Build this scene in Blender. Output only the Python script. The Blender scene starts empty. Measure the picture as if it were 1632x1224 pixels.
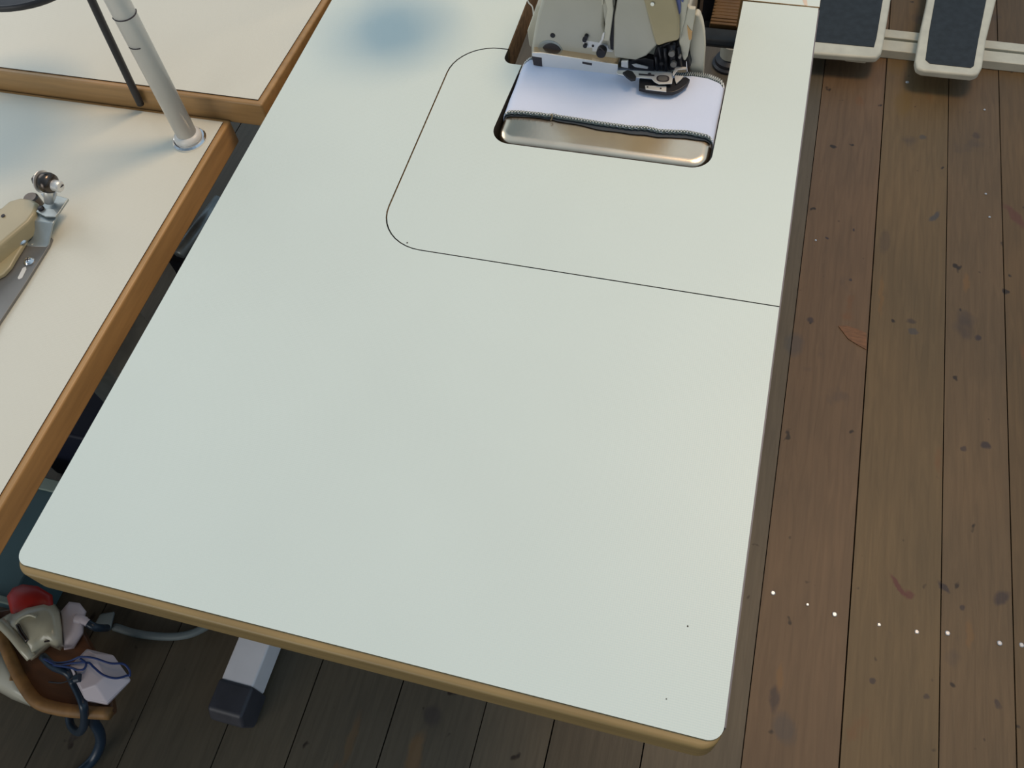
import bpy, bmesh, math, random
from mathutils import Vector, Matrix, Euler
random.seed(7)
SC = bpy.context.scene
COL = SC.collection
TZ = 0.78                       # height of the main table top above the floor

# ---------------------------------------------------------------- camera
CF = 1387.57
cam_d = bpy.data.cameras.new('camera')
cam_o = bpy.data.objects.new('camera', cam_d); COL.objects.link(cam_o)
cam_d.sensor_width = 36.0; cam_d.lens = CF/1632*36.0; cam_d.clip_start = 0.02
cam_o.rotation_euler = (0.544424, 0.0766971, 0.2565348)
cam_o.location = (0.529758, -0.118183, 0.682275+TZ)
SC.camera = cam_o
CR = Euler(cam_o.rotation_euler).to_matrix(); CC = Vector(cam_o.location)

# ---------------------------------------------------------------- world, lights, exposure
SC.view_settings.view_transform = 'Standard'
SC.view_settings.look = 'None'
SC.view_settings.exposure = 0.05
SC.view_settings.gamma = 1.0
SC.view_settings.use_curve_mapping = False
w = bpy.data.worlds.new('room_light'); SC.world = w; w.use_nodes = True
wn = w.node_tree.nodes; wl = w.node_tree.links
bg = wn['Background']; bg.inputs['Strength'].default_value = 0.57
tc = wn.new('ShaderNodeTexCoord'); sx = wn.new('ShaderNodeSeparateXYZ')
wl.new(tc.outputs['Generated'], sx.inputs[0])
cr = wn.new('ShaderNodeValToRGB')
cr.color_ramp.elements[0].position = 0.45; cr.color_ramp.elements[0].color = (0.20, 0.17, 0.14, 1)
cr.color_ramp.elements[1].position = 0.62; cr.color_ramp.elements[1].color = (0.60, 0.80, 1.0, 1)
mp = wn.new('ShaderNodeMapRange'); mp.inputs[1].default_value = -1; mp.inputs[2].default_value = 1
wl.new(sx.outputs[2], mp.inputs[0]); wl.new(mp.outputs[0], cr.inputs[0]); # background dimmed on the camera side to darken the plate's edge reflection
yr = wn.new('ShaderNodeMapRange'); yr.inputs[1].default_value = -0.9; yr.inputs[2].default_value = -0.15; yr.inputs[3].default_value = 0.25; yr.inputs[4].default_value = 1.0
wl.new(sx.outputs[1], yr.inputs[0])
ml = wn.new('ShaderNodeVectorMath'); ml.operation = 'SCALE'; wl.new(cr.outputs[0], ml.inputs[0]); wl.new(yr.outputs[0], ml.inputs['Scale'])
wl.new(ml.outputs[0], bg.inputs['Color'])

def area(name, loc, target, sx_, sy_, power, col):
    d = bpy.data.lights.new(name, 'AREA'); d.shape = 'RECTANGLE'; d.size = sx_; d.size_y = sy_
    d.energy = power; d.color = col
    o = bpy.data.objects.new(name, d); COL.objects.link(o); o.location = loc
    o.rotation_euler = (Vector(target)-Vector(loc)).to_track_quat('-Z', 'Y').to_euler()
    return o
area('ceiling_lamp', (1.20, 1.35, 3.2), (0.2, 0.6, 0.78), 0.85, 0.85, 38, (1.0, 0.70, 0.42))
area('window_light', (-2.6, 1.6, 2.3), (0.2, 0.5, 0.7), 1.8, 1.4, 14, (1.0, 0.95, 0.88))
area('fill_behind', (-1.2, -3.0, 1.6), (0.0, 0.0, 0.2), 2.2, 1.6, 34, (1.0, 0.97, 0.92))  # added fill to brighten the space under the tables, no window known

# ---------------------------------------------------------------- pixel rays of the photo -> points at a real depth
def ray(px, py):
    return CR @ Vector(((px-816)/CF, -(py-612)/CF, -1.0))
def at(px, py, z):              # point on the horizontal plane z (relative to the table top)
    d = ray(px, py); t = (z+TZ-CC.z)/d.z
    return CC + d*t
def aty(px, py, Y):             # point on the upright plane y = Y
    d = ray(px, py); t = (Y-CC.y)/d.y
    return CC + d*t

# ---------------------------------------------------------------- materials
def mat(name, col, rough=0.5, metal=0.0, var=0.12, scale=20.0, bump=0.0, bscale=200.0, stretch=None, coat=0.0, spec=0.5):
    m = bpy.data.materials.new(name); m.use_nodes = True
    n = m.node_tree.nodes; l = m.node_tree.links; b = n['Principled BSDF']
    b.inputs['Roughness'].default_value = rough; b.inputs['Metallic'].default_value = metal
    b.inputs['Specular IOR Level'].default_value = spec
    if coat: b.inputs['Coat Weight'].default_value = coat; b.inputs['Coat Roughness'].default_value = 0.12
    t = n.new('ShaderNodeTexCoord'); mpn = n.new('ShaderNodeMapping')
    if stretch: mpn.inputs['Scale'].default_value = stretch
    l.new(t.outputs['Object'], mpn.inputs[0])
    nz = n.new('ShaderNodeTexNoise'); nz.inputs['Scale'].default_value = scale; nz.inputs['Detail'].default_value = 5
    l.new(mpn.outputs[0], nz.inputs['Vector'])
    r = n.new('ShaderNodeValToRGB')
    r.color_ramp.elements[0].position = 0.3; r.color_ramp.elements[1].position = 0.7
    r.color_ramp.elements[0].color = tuple(c*(1-var) for c in col)+(1,)
    r.color_ramp.elements[1].color = tuple(min(1, c*(1+var)) for c in col)+(1,)
    l.new(nz.outputs['Fac'], r.inputs[0]); l.new(r.outputs[0], b.inputs['Base Color'])
    if bump:
        nb = n.new('ShaderNodeTexNoise'); nb.inputs['Scale'].default_value = bscale; nb.inputs['Detail'].default_value = 3
        l.new(mpn.outputs[0], nb.inputs['Vector'])
        bp = n.new('ShaderNodeBump'); bp.inputs['Strength'].default_value = bump; bp.inputs['Distance'].default_value = 0.001
        l.new(nb.outputs['Fac'], bp.inputs['Height']); l.new(bp.outputs[0], b.inputs['Normal'])
    return m

def laminate(name, col):
    m = mat(name, col, 0.42, var=0.015, scale=6, spec=0.4)
    n = m.node_tree.nodes; l = m.node_tree.links; b = n['Principled BSDF']
    t = n.new('ShaderNodeTexCoord')
    h = []
    for d in ('X', 'Y'):
        wv = n.new('ShaderNodeTexWave'); wv.bands_direction = d; wv.inputs['Scale'].default_value = 170
        wv.inputs['Distortion'].default_value = 0.6
        l.new(t.outputs['Object'], wv.inputs['Vector']); h.append(wv)
    ad = n.new('ShaderNodeMath'); ad.operation = 'ADD'
    l.new(h[0].outputs['Fac'], ad.inputs[0]); l.new(h[1].outputs['Fac'], ad.inputs[1])
    bp = n.new('ShaderNodeBump'); bp.inputs['Strength'].default_value = 0.10; bp.inputs['Distance'].default_value = 0.0004
    l.new(ad.outputs[0], bp.inputs['Height']); l.new(bp.outputs[0], b.inputs['Normal'])
    return m

M = dict(
    lam=laminate('white_laminate', (0.675, 0.765, 0.72)),
    lamwarm=laminate('cream_laminate', (0.70, 0.69, 0.59)),
    lamedge=mat('laminate_edge', (0.05, 0.025, 0.015), 0.7),
    lip=mat('beech_edging', (0.47, 0.27, 0.105), 0.42, var=0.14, scale=14, stretch=(6, 0.8, 10), bump=0.1, bscale=90),
    lipy=mat('beech_edging_across', (0.40, 0.235, 0.095), 0.42, var=0.14, scale=14, stretch=(0.8, 6, 10), bump=0.1, bscale=90),
    lipold=mat('oak_edging', (0.30, 0.205, 0.080), 0.45, var=0.14, scale=14, stretch=(0.8, 6, 10), bump=0.1, bscale=90),
    lipgrey=mat('grey_side_edging', (0.20, 0.19, 0.22), 0.5),
    core=mat('panel_core_painted_shade', (0.025, 0.022, 0.018), 0.8, var=0.2),  # near-black colour stands for the shadow in the cut-out gap
    chip=mat('chipboard', (0.17, 0.11, 0.06), 0.8, var=0.35, scale=120, bump=0.3),
    body=mat('machine_enamel_grey', (0.46, 0.45, 0.38), 0.36, var=0.04, bump=0.04, bscale=500, coat=0.15),
    tan=mat('machine_enamel_beige', (0.40, 0.34, 0.20), 0.36, var=0.05, bump=0.04, bscale=500, coat=0.15),
    cream=mat('cream_enamel', (0.56, 0.54, 0.44), 0.35, var=0.04, bump=0.04, bscale=400),
    steel=mat('polished_steel', (0.62, 0.60, 0.56), 0.24, 1.0, var=0.10, scale=30, stretch=(2, 30, 2)),
    plate=mat('steel_warm_reflection_tint', (0.93, 0.72, 0.52), 0.24, 1.0, var=0.12, scale=18, bump=0.05, bscale=300),  # tan base colour stands in for warm surroundings reflected in steel
    chrome=mat('chrome', (0.8, 0.8, 0.8), 0.12, 1.0, var=0.05),
    satin=mat('satin_nickel', (0.78, 0.78, 0.76), 0.38, 0.55, var=0.05),
    dark=mat('blackened_steel', (0.025, 0.025, 0.03), 0.38, 0.5, var=0.3, scale=60),
    black=mat('black_plastic', (0.018, 0.019, 0.024), 0.45, var=0.25),
    rubber=mat('ribbed_black_rubber', (0.016, 0.022, 0.026), 0.65, var=0.3, scale=60, bump=0.3, bscale=250),
    foot=mat('dark_foot_plastic', (0.045, 0.045, 0.055), 0.5, var=0.2),
    cloth=mat('white_cotton', (0.67, 0.75, 0.93), 0.9, var=0.02, bump=0.25, bscale=1500),
    serge=mat('dark_green_thread', (0.07, 0.10, 0.10), 0.85, var=0.3, scale=300, bump=0.4, bscale=900),
    thread=mat('pale_thread', (0.80, 0.82, 0.80), 0.8, var=0.1),
    under=mat('cloth_painted_shade', (0.055, 0.065, 0.075), 0.9, var=0.1),
    greymetal=mat('grey_painted_metal', (0.20, 0.195, 0.185), 0.42, 0.5, var=0.08),
    zinc=mat('zinc_plate', (0.36, 0.40, 0.40), 0.38, 0.6, var=0.15, scale=50),
    tube=mat('white_lacquered_tube', (0.70, 0.69, 0.65), 0.32, var=0.03),
    ink=mat('black_ink', (0.03, 0.025, 0.03), 0.6),
    pedal=mat('pedal_cream_paint', (0.62, 0.60, 0.48), 0.45, var=0.09, scale=30, bump=0.15, bscale=200),
    legw=mat('light_grey_steel_paint', (0.84, 0.80, 0.80), 0.4, var=0.04),
    ply=mat('varnished_plywood', (0.10, 0.042, 0.018), 0.45, var=0.3, scale=14, stretch=(1, 5, 5)),
    plyedge=mat('worn_plywood_edge', (0.24, 0.125, 0.04), 0.6, var=0.35, scale=40),
    red=mat('red_plastic', (0.40, 0.02, 0.015), 0.4, var=0.1),
    ivory=mat('ivory_plastic', (0.50, 0.48, 0.36), 0.28, var=0.06, scale=60, coat=0.3),
    pinkw=mat('white_plastic', (0.62, 0.56, 0.60), 0.38, var=0.03),
    blue=mat('blue_wire_sheath', (0.01, 0.035, 0.16), 0.4),
    cable=mat('dark_cable_sheath', (0.012, 0.028, 0.05), 0.35),
    greycable=mat('grey_cable_sheath', (0.17, 0.20, 0.20), 0.5),
    teal=mat('teal_crate', (0.07, 0.14, 0.16), 0.6, var=0.1, scale=8),
    rim=mat('pale_green_rim', (0.30, 0.38, 0.33), 0.6),
    navy=mat('navy_plastic', (0.008, 0.010, 0.03), 0.5),
    brown=mat('brown_ribbed_cover', (0.15, 0.08, 0.025), 0.5, var=0.15, scale=40),
    smoke=mat('dark_bronze_metal', (0.10, 0.085, 0.075), 0.25, 0.9, var=0.3, scale=60),
    orange=mat('orange_sticker', (0.62, 0.38, 0.16), 0.6),
    bluelogo=mat('blue_print', (0.10, 0.13, 0.32), 0.5),
    bluetray=mat('blue_cone_thread', (0.10, 0.25, 0.45), 0.8),
    mark=mat('dark_pin_dot', (0.06, 0.05, 0.04), 0.8),
    nail=mat('shiny_nail', (0.55, 0.55, 0.56), 0.35, 0.6),
    stainp=mat('peach_smudge', (0.72, 0.58, 0.46), 0.6),
)

# ---------------------------------------------------------------- object helpers
def empty(name, loc, label, cat, group=None):
    o = bpy.data.objects.new(name, None); COL.objects.link(o); o.location = loc
    o.empty_display_size = 0.05
    o['label'] = label; o['category'] = cat
    if group: o['group'] = group
    return o
def tag(o, label, cat, group=None):
    o['label'] = label; o['category'] = cat
    if group: o['group'] = group
    return o
def link(name, bm, m, parent=None, smooth=False, bevel=0.0, seg=2, m2=None):
    """world-space bmesh -> ONE mesh object, origin at its centre, parented keeping its place"""
    bmesh.ops.recalc_face_normals(bm, faces=bm.faces[:])
    vs = [v.co for v in bm.verts]
    c = Vector(((min(v.x for v in vs)+max(v.x for v in vs))/2, (min(v.y for v in vs)+max(v.y for v in vs))/2, min(v.z for v in vs)))
    for v in bm.verts: v.co -= c
    me = bpy.data.meshes.new(name); bm.to_mesh(me); bm.free()
    if smooth:
        for p in me.polygons: p.use_smooth = True
    o = bpy.data.objects.new(name, me); COL.objects.link(o); me.materials.append(m)
    if m2: me.materials.append(m2)
    o.location = c
    if parent:
        o.parent = parent
        q = Vector((0, 0, 0)); a = parent
        while a: q += Vector(a.location); a = a.parent
        o.location = c - q
    if bevel:
        b = o.modifiers.new('bevel', 'BEVEL'); b.width = bevel; b.segments = seg; b.limit_method = 'ANGLE'; b.angle_limit = math.radians(35)
        if not smooth:
            try:
                for p in me.polygons: p.use_smooth = True
                b.harden_normals = True
            except Exception: pass
    return o
def NB(): return bmesh.new()
def prism(bm, pts, ext):
    """closed outline of 3D points extruded by a vector"""
    a = [bm.verts.new(p) for p in pts]; e = Vector(ext)
    b = [bm.verts.new(Vector(p)+e) for p in pts]
    bm.faces.new(a); bm.faces.new(list(reversed(b)))
    n = len(pts)
    for i in range(n):
        bm.faces.new((a[i], a[(i+1) % n], b[(i+1) % n], b[i]))
    return bm
def box(bm, x0, x1, y0, y1, z0, z1, rot=0, tilt=0):
    c = Vector(((x0+x1)/2, (y0+y1)/2, (z0+z1)/2))
    R = Matrix.Rotation(rot, 3, 'Z') @ Matrix.Rotation(tilt, 3, 'X')
    pts = []
    for z in (z0, z1):
        for x, y in ((x0, y0), (x1, y0), (x1, y1), (x0, y1)):
            pts.append(bm.verts.new(c + R @ (Vector((x, y, z))-c)))
    for f in ((0, 3, 2, 1), (4, 5, 6, 7), (0, 1, 5, 4), (1, 2, 6, 5), (2, 3, 7, 6), (3, 0, 4, 7)):
        bm.faces.new([pts[i] for i in f])
    return bm
def frame(d):
    d = d.normalized(); u = Vector((0, 0, 1)) if abs(d.z) < 0.9 else Vector((1, 0, 0))
    x = d.cross(u).normalized(); return x, d.cross(x).normalized()
def tube(bm, path, r, n=12, cap=True):
    path = [Vector(p) for p in path]; rings = []
    x, y = frame(path[1]-path[0])
    for i, p in enumerate(path):
        d = (path[min(i+1, len(path)-1)]-path[max(i-1, 0)]).normalized()
        x = (x - d*x.dot(d)).normalized(); y = d.cross(x)
        rr = r[i] if isinstance(r, (list, tuple)) else r
        rings.append([bm.verts.new(p + (x*math.cos(2*math.pi*k/n)+y*math.sin(2*math.pi*k/n))*rr) for k in range(n)])
    for a, b in zip(rings, rings[1:]):
        for k in range(n): bm.faces.new((a[k], a[(k+1) % n], b[(k+1) % n], b[k]))
    if cap: bm.faces.new(list(reversed(rings[0]))); bm.faces.new(rings[-1])
    return bm
def lathe(bm, c, prof, axis=(0, 0, 1), n=28):
    """prof: list of (radius, distance along the axis)"""
    c = Vector(c); a = Vector(axis).normalized()
    rs = [max(r, 1e-5) for r, h in prof]
    return tube_axis(bm, c, a, [(r, h) for r, (_, h) in zip(rs, prof)], n)
def tube_axis(bm, c, a, prof, n):
    x, y = frame(a); rings = []
    for r, h in prof:
        rings.append([bm.verts.new(c+a*h+(x*math.cos(2*math.pi*k/n)+y*math.sin(2*math.pi*k/n))*r) for k in range(n)])
    for p, q in zip(rings, rings[1:]):
        for k in range(n): bm.faces.new((p[k], p[(k+1) % n], q[(k+1) % n], q[k]))
    bm.faces.new(list(reversed(rings[0]))); bm.faces.new(rings[-1])
    return bm
def smoothpath(pts, n=8):
    P = [Vector(p) for p in pts]; P = [P[0]*2-P[1]]+P+[P[-1]*2-P[-2]]; out = []
    for i in range(1, len(P)-2):
        for k in range(n):
            t = k/n; a, b, c, d = P[i-1:i+3]
            out.append(0.5*((2*b)+(c-a)*t+(2*a-5*b+4*c-d)*t*t+(3*b-a-3*c+d)*t**3))
    out.append(P[-2]); return out
def rounded(corners, seg=7):
    """2D corner list (x, y, radius) -> outline with arcs"""
    out = []; n = len(corners)
    for i, (x, y, r) in enumerate(corners):
        p = Vector((x, y))
        if r <= 0: out.append(p); continue
        a = (Vector(corners[i-1][:2])-p).normalized(); b = (Vector(corners[(i+1) % n][:2])-p).normalized()
        ang = a.angle(b); t = r/math.tan(ang/2)
        c = p+(a+b).normalized()*(r/math.sin(ang/2))
        s = p+a*t-c; e = p+b*t-c
        th = s.angle_signed(e)
        for k in range(seg+1):
            f = -th*k/seg
            out.append(c+Vector((s.x*math.cos(f)-s.y*math.sin(f), s.x*math.sin(f)+s.y*math.cos(f))))
    return out
def flat(name, outline, z0, z1, m, parent=None, bevel=0.0, seg=2, side=None):
    bm = NB(); prism(bm, [Vector((p[0], p[1], z0+TZ)) for p in outline], (0, 0, z1-z0))
    if side:
        bm.normal_update()
        for f in bm.faces: f.material_index = 0 if abs(f.normal.z) > 0.5 else 1
    return link(name, bm, m, parent, bevel=bevel, seg=seg, m2=side)
def upright(name, pix, Y, depth, m, parent=None, bevel=0.0, seg=2):
    """outline read on the upright plane y = Y, given real depth"""
    bm = NB(); prism(bm, [aty(x, y, Y) for x, y in pix], (0, depth, 0))
    return link(name, bm, m, parent, bevel=bevel, seg=seg)
def level(name, pix, z, t, m, parent=None, bevel=0.0, seg=2):
    """outline read on the level plane z, thickness t downwards"""
    bm = NB(); prism(bm, [at(x, y, z) for x, y in pix], (0, 0, -t))
    return link(name, bm, m, parent, bevel=bevel, seg=seg)

# ================================================================ FLOOR
edges = [-2.42, -2.28, -2.14, -2.0, -1.86, -1.72, -1.58, -1.46, -1.32, -1.2, -1.06, -0.92, -0.79, -0.66, -0.53, -0.395, -0.245, -0.095, 0.021, 0.165, 0.308, 0.42, 0.564,
         0.712, 0.854, 0.996, 1.106, 1.25, 1.39, 1.53, 1.66, 1.80, 1.94, 2.08, 2.22, 2.36, 2.5, 2.64]
def floor_material():
    m = bpy.data.materials.new('painted_pine_planks'); m.use_nodes = True
    n = m.node_tree.nodes; l = m.node_tree.links; b = n['Principled BSDF']; b.inputs['Roughness'].default_value = 0.5
    b.inputs['Specular IOR Level'].default_value = 0.35
    geo = n.new('ShaderNodeNewGeometry'); pos = geo.outputs['Position']
    att = n.new('ShaderNodeAttribute'); att.attribute_name = 'tint'
    def mix(a, bb, fac, typ='MIX'):
        x = n.new('ShaderNodeMixRGB'); x.blend_type = typ
        for s, v in ((x.inputs[1], a), (x.inputs[2], bb), (x.inputs[0], fac)):
            if hasattr(v, 'is_output') or hasattr(v, 'links'): l.new(v, s)
            else: s.default_value = v if not isinstance(v, tuple) else v
        return x.outputs[0]
    def noise(scale, st, det=4, dist=0):
        mpn = n.new('ShaderNodeMapping'); mpn.inputs['Scale'].default_value = st; l.new(pos, mpn.inputs[0])
        z = n.new('ShaderNodeTexNoise'); z.inputs['Scale'].default_value = scale; z.inputs['Detail'].default_value = det
        z.inputs['Distortion'].default_value = dist; l.new(mpn.outputs[0], z.inputs['Vector']); return z.outputs['Fac']
    def ramp(v, p0, p1, c0=(0, 0, 0, 1), c1=(1, 1, 1, 1)):
        r = n.new('ShaderNodeValToRGB'); r.color_ramp.elements[0].position = p0; r.color_ramp.elements[1].position = p1
        r.color_ramp.elements[0].color = c0; r.color_ramp.elements[1].color = c1; l.new(v, r.inputs[0]); return r.outputs[0]
    c = att.outputs['Color']
    g = ramp(noise(30, (3, 0.25, 1), 6, 1.0), 0.35, 0.7, (0.88, 0.88, 0.88, 1), (1.09, 1.08, 1.07, 1))
    c = mix(c, g, 1.0, 'MULTIPLY')
    c = mix(c, ramp(noise(4, (1, 0.6, 1), 3), 0.3, 0.7, (0.84, 0.86, 0.88, 1), (1.12, 1.08, 1.04, 1)), 1.0, 'MULTIPLY')
    # cathedral grain showing through the paint
    mpn = n.new('ShaderNodeMapping'); mpn.inputs['Scale'].default_value = (1.0, 0.12, 1); l.new(pos, mpn.inputs[0])
    wv = n.new('ShaderNodeTexWave'); wv.bands_direction = 'X'; wv.inputs['Scale'].default_value = 22; wv.inputs['Distortion'].default_value = 9
    wv.inputs['Detail'].default_value = 2; wv.inputs['Detail Scale'].default_value = 1.2
    l.new(mpn.outputs[0], wv.inputs['Vector'])
    c = mix(c, ramp(wv.outputs['Fac'], 0.0, 0.35, (0.86, 0.84, 0.82, 1), (1, 1, 1, 1)), 0.4, 'MULTIPLY')
    # small dark pits and a few reddish worn spots
    c = mix(c, (0.03, 0.02, 0.014, 1), ramp(noise(26, (1.3, 1, 1), 2), 0.70, 0.745))
    c = mix(c, (0.17, 0.075, 0.03, 1), ramp(noise(9, (1.6, 0.7, 1), 5), 0.69, 0.80))
    c = mix(c, (0.045, 0.04, 0.042, 1), ramp(noise(7, (1, 0.9, 1.7), 4), 0.66, 0.82))
    # named marks: knots, chips, paint drips (px, py, half width, half length, turn, colour, strength)
    dst = n.new('ShaderNodeTexNoise'); dst.inputs['Scale'].default_value = 45; dst.inputs['Detail'].default_value = 3; l.new(pos, dst.inputs['Vector'])
    sub = n.new('ShaderNodeVectorMath'); sub.operation = 'SUBTRACT'; l.new(dst.outputs['Color'], sub.inputs[0]); sub.inputs[1].default_value = (0.5, 0.5, 0.5)
    scl = n.new('ShaderNodeVectorMath'); scl.operation = 'SCALE'; l.new(sub.outputs[0], scl.inputs[0]); scl.inputs['Scale'].default_value = 0.016
    add = n.new('ShaderNodeVectorMath'); l.new(pos, add.inputs[0]); l.new(scl.outputs[0], add.inputs[1])
    K = (0.035, 0.026, 0.03, 1); OR = (0.24, 0.115, 0.03, 1); RD = (0.11, 0.03, 0.028, 1); OC = (0.16, 0.10, 0.035, 1); GY = (0.06, 0.06, 0.062, 1)
    marks = [(1292, 510, .009, .011, 0, K, .8), (1452, 512, .010, .008, 0, K, .6), (1558, 537, .007, .009, 0, K, .85), (1572, 711, .009, .010, 0, K, .85),
             (1536, 715, .007, .008, 0, K, .7), (1234, 1112, .010, .026, 0, K, .7), (1596, 952, .013, .020, -.7, K, .75), (1505, 935, .006, .014, .7, K, .9),
             (1535, 968, .007, .007, 0, K, .8), (1392, 1085, .005, .007, 0, K, .8), (1476, 1110, .006, .006, 0, K, .7), (1590, 1123, .006, .009, .5, K, .7),
             (1318, 379, .004, .004, 0, K, .9), (1362, 367, .004, .004, 0, K, .9), (1358, 445, .004, .004, 0, K, .8), (1490, 345, .008, .020, -.6, GY, .8),
             (1556, 215, .012, .012, 0, K, .5), (1470, 218, .010, .010, 0, GY, .6), (1455, 528, .010, .008, 0, GY, .7), (1265, 548, .022, .035, 0, GY, .5),
             (1432, 935, .006, .028, .65, RD, .9), (1448, 947, .009, .010, .5, RD, .8), (1440, 165, .022, .055, 0, OC, .85), (1428, 110, .02, .03, 0, OC, .7),
             (1618, 345, .012, .045, .6, RD, .55), (1243, 1080, .007, .028, 0, OR, .35), (1405, 470, .006, .06, 0, OR, .3), (1545, 1010, .007, .03, 0, OR, .3),
             (1540, 450, .008, .03, 0, OR, .35), (1250, 1160, .02, .03, .4, GY, .5), (1540, 520, .018, .04, 0, K, .3), (1410, 385, .012, .04, 0, K, .3),
             (660, 1205, .015, .045, 0, OR, .35), (690, 1140, .018, .02, .4, K, .5), (560, 1180, .01, .05, 0, OR, .22), (120, 1172, .01, .01, 0, K, .5)]
    for px, py, hw, hl, rot, colr, st in marks:
        p = at(px, py, -TZ)
        mpn = n.new('ShaderNodeMapping'); mpn.vector_type = 'TEXTURE'
        mpn.inputs['Location'].default_value = (p.x, p.y, 0); mpn.inputs['Rotation'].default_value = (0, 0, rot)
        mpn.inputs['Scale'].default_value = (hw, hl, 1); l.new(add.outputs[0], mpn.inputs[0])
        ln = n.new('ShaderNodeVectorMath'); ln.operation = 'LENGTH'; l.new(mpn.outputs[0], ln.inputs[0])
        c = mix(c, colr, ramp(ln.outputs['Value'], 0.55, 1.15, (st, st, st, 1), (0, 0, 0, 1)))
    # a split-off sliver baring fresh orange wood at the plank edge
    l.new(c, b.inputs['Base Color'])
    bp = n.new('ShaderNodeBump'); bp.inputs['Strength'].default_value = 0.25; bp.inputs['Distance'].default_value = 0.001
    l.new(noise(60, (4, 0.4, 1), 4), bp.inputs['Height']); l.new(bp.outputs[0], b.inputs['Normal'])
    return m
bm = NB(); lay = bm.loops.layers.float_color.new('tint')
for i, (a, b_) in enumerate(zip(edges, edges[1:])):
    known = {22: (0.120, 0.092, 0.064), 23: (0.148, 0.088, 0.050), 24: (0.148, 0.094, 0.046), 25: (0.141, 0.087, 0.046), 26: (0.130, 0.078, 0.037)}
    base = known.get(i)
    if base is None:
        k = random.uniform(0.88, 1.1); base = (0.100*k, 0.078*k, 0.055*k) if i < 22 else (0.145*k, 0.088*k, 0.048*k)
    ys = [-1.6, 4.2]
    n0 = len(bm.faces); bm.faces.ensure_lookup_table()
    g = 0.0011 if i % 3 else 0.0016
    box(bm, a+g, b_-g*0.6, ys[0], ys[1], -0.03, 0.0 - (0.0008 if i % 2 else 0))
    bm.faces.ensure_lookup_table()
    for f in bm.faces[n0:]:
        for lp in f.loops: lp[lay] = (base[0]*1.04, base[1]*1.10, base[2]*1.07, 1)
bmesh.ops.recalc_face_normals(bm, faces=bm.faces[:])
me = bpy.data.meshes.new('floor'); bm.to_mesh(me); bm.free()
floor = bpy.data.objects.new('floor', me); COL.objects.link(floor); me.materials.append(floor_material()); floor['kind'] = 'structure'
bm = NB(); box(bm, -2.42, 2.64, -1.6, 4.2, -0.06, -0.028)
sf = link('subfloor', bm, mat('dark_subfloor', (0.01, 0.008, 0.007), 0.9), floor)
# bright nail heads in a row across the planks
for px, py, r in ((1232, 945, .0046), (1287, 963.5, .0030), (1330, 979, .0048), (1401, 995.5, .0036), (1461, 1007, .0042), (1510, 1009, .0048), (1593, 1025, .0048), (1628, 1028, .0046),
                  (1446, 131, .0050), (1569, 175, .0030), (1571, 309, .0030), (1300, 383, .0030), (1577, 346, .003)):
    p = at(px, py, -TZ); bm = NB(); r *= .84; lathe(bm, (p.x, p.y, -0.0005), [(r, 0), (r, 0.0010), (r*0.7, 0.0018)], n=14)
    link('nail_head', bm, M['nail'], floor)
# shallow chip with bare wood beside the plank gap
chip_px = [(1336, 519), (1350, 519), (1366, 524), (1381, 531), (1381, 557), (1368, 550), (1352, 540)]
bm = NB(); prism(bm, [at(x, y, -TZ+0.0009) for x, y in chip_px], (0, 0, -0.001))
link('bare_wood_chip', bm, mat('bare_orange_wood', (0.19, 0.085, 0.034), 0.6, var=0.3, scale=50, stretch=(1, 4, 1)), floor)

# ================================================================ MAIN TABLE
T = 0.038
main = empty('sewing_table', (0.3, 0.42, 0), 'large white laminate table with olive-brown front edging and an inset panel, filling the middle', 'table')
W = 0.6
SEAM = 0.404; LW = 0.0012
lam_main = rounded([(0, 0.007, .012), (W, 0.007, .012), (W, SEAM, 0), (0.1885, SEAM, .052), (0.1885, 0.7225, .052), (0.2502, 0.7225, 0), (0.2502, 0.853, 0), (0, 0.853, 0)], 10)
core_main = rounded([(0.0006, 0.0, .016), (W-.0006, 0.0, .016), (W-.0006, SEAM, 0), (0.1885, SEAM, .052), (0.1885, 0.7225, .052), (0.2502, 0.7225, 0), (0.2502, 0.853, 0), (0.0006, 0.853, 0)], 10)
flat('laminate_top', lam_main, -LW, 0, M['lam'], main, side=M['lamedge'])
flat('board', core_main, -T, -LW-.0002, M['lipold'], main, bevel=0.0035, seg=3)
s = 0.0016
ins = rounded([(W, SEAM+.0012, 0), (W, 0.853, 0), (0.5115, 0.853, 0), (0.5115, 0.568, .022), (0.268, 0.568, .022), (0.2735, 0.697, 0), (0.2495, 0.697, .012), (0.2502, 0.7225-s, 0), (0.1885+s, 0.7225-s, .0505), (0.1885+s, SEAM+.0012, .0505)], 10)
flat('inset_panel', ins, -LW, 0, M['lam'], main, side=M['lamedge'])
insc = [(p[0] if p[0] < .59 else W-.0006, p[1]) for p in ins]
flat('inset_board', insc, -T, -LW-.0002, M['core'], main)
flat('notch_lining', [(.2505, .6968), (.2740, .6968), (.2740, .6980), (.2505, .6980)], -T, -LW*1.5, M['chip'], main)
flat('side_edging', [(W-.0006, 0.019), (W+.0016, 0.019), (W+.0016, 0.853), (W-.0006, 0.853)], -T, -LW*2, M['lipgrey'], main)
back = rounded([(0, .8545, 0), (.2502, .8545, 0), (.2502, .97, .01), (.508, .97, .01), (.508, .8545, 0), (W+.001, .8535, 0), (W+.001, 1.2, .01), (0, 1.2, .01)], 5)
flat('rear_panel', back, -T, 0.0012, M['lam'], main, side=M['lip'], bevel=0.0006)
bm = NB(); prism(bm, [at(x, y, 0.0014) for x, y in ((1279, 0), (1286, 0), (1287, 9), (1282, 8))], (0, 0, -.001)); link('peach_smudge', bm, M['stainp'], main)
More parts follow.
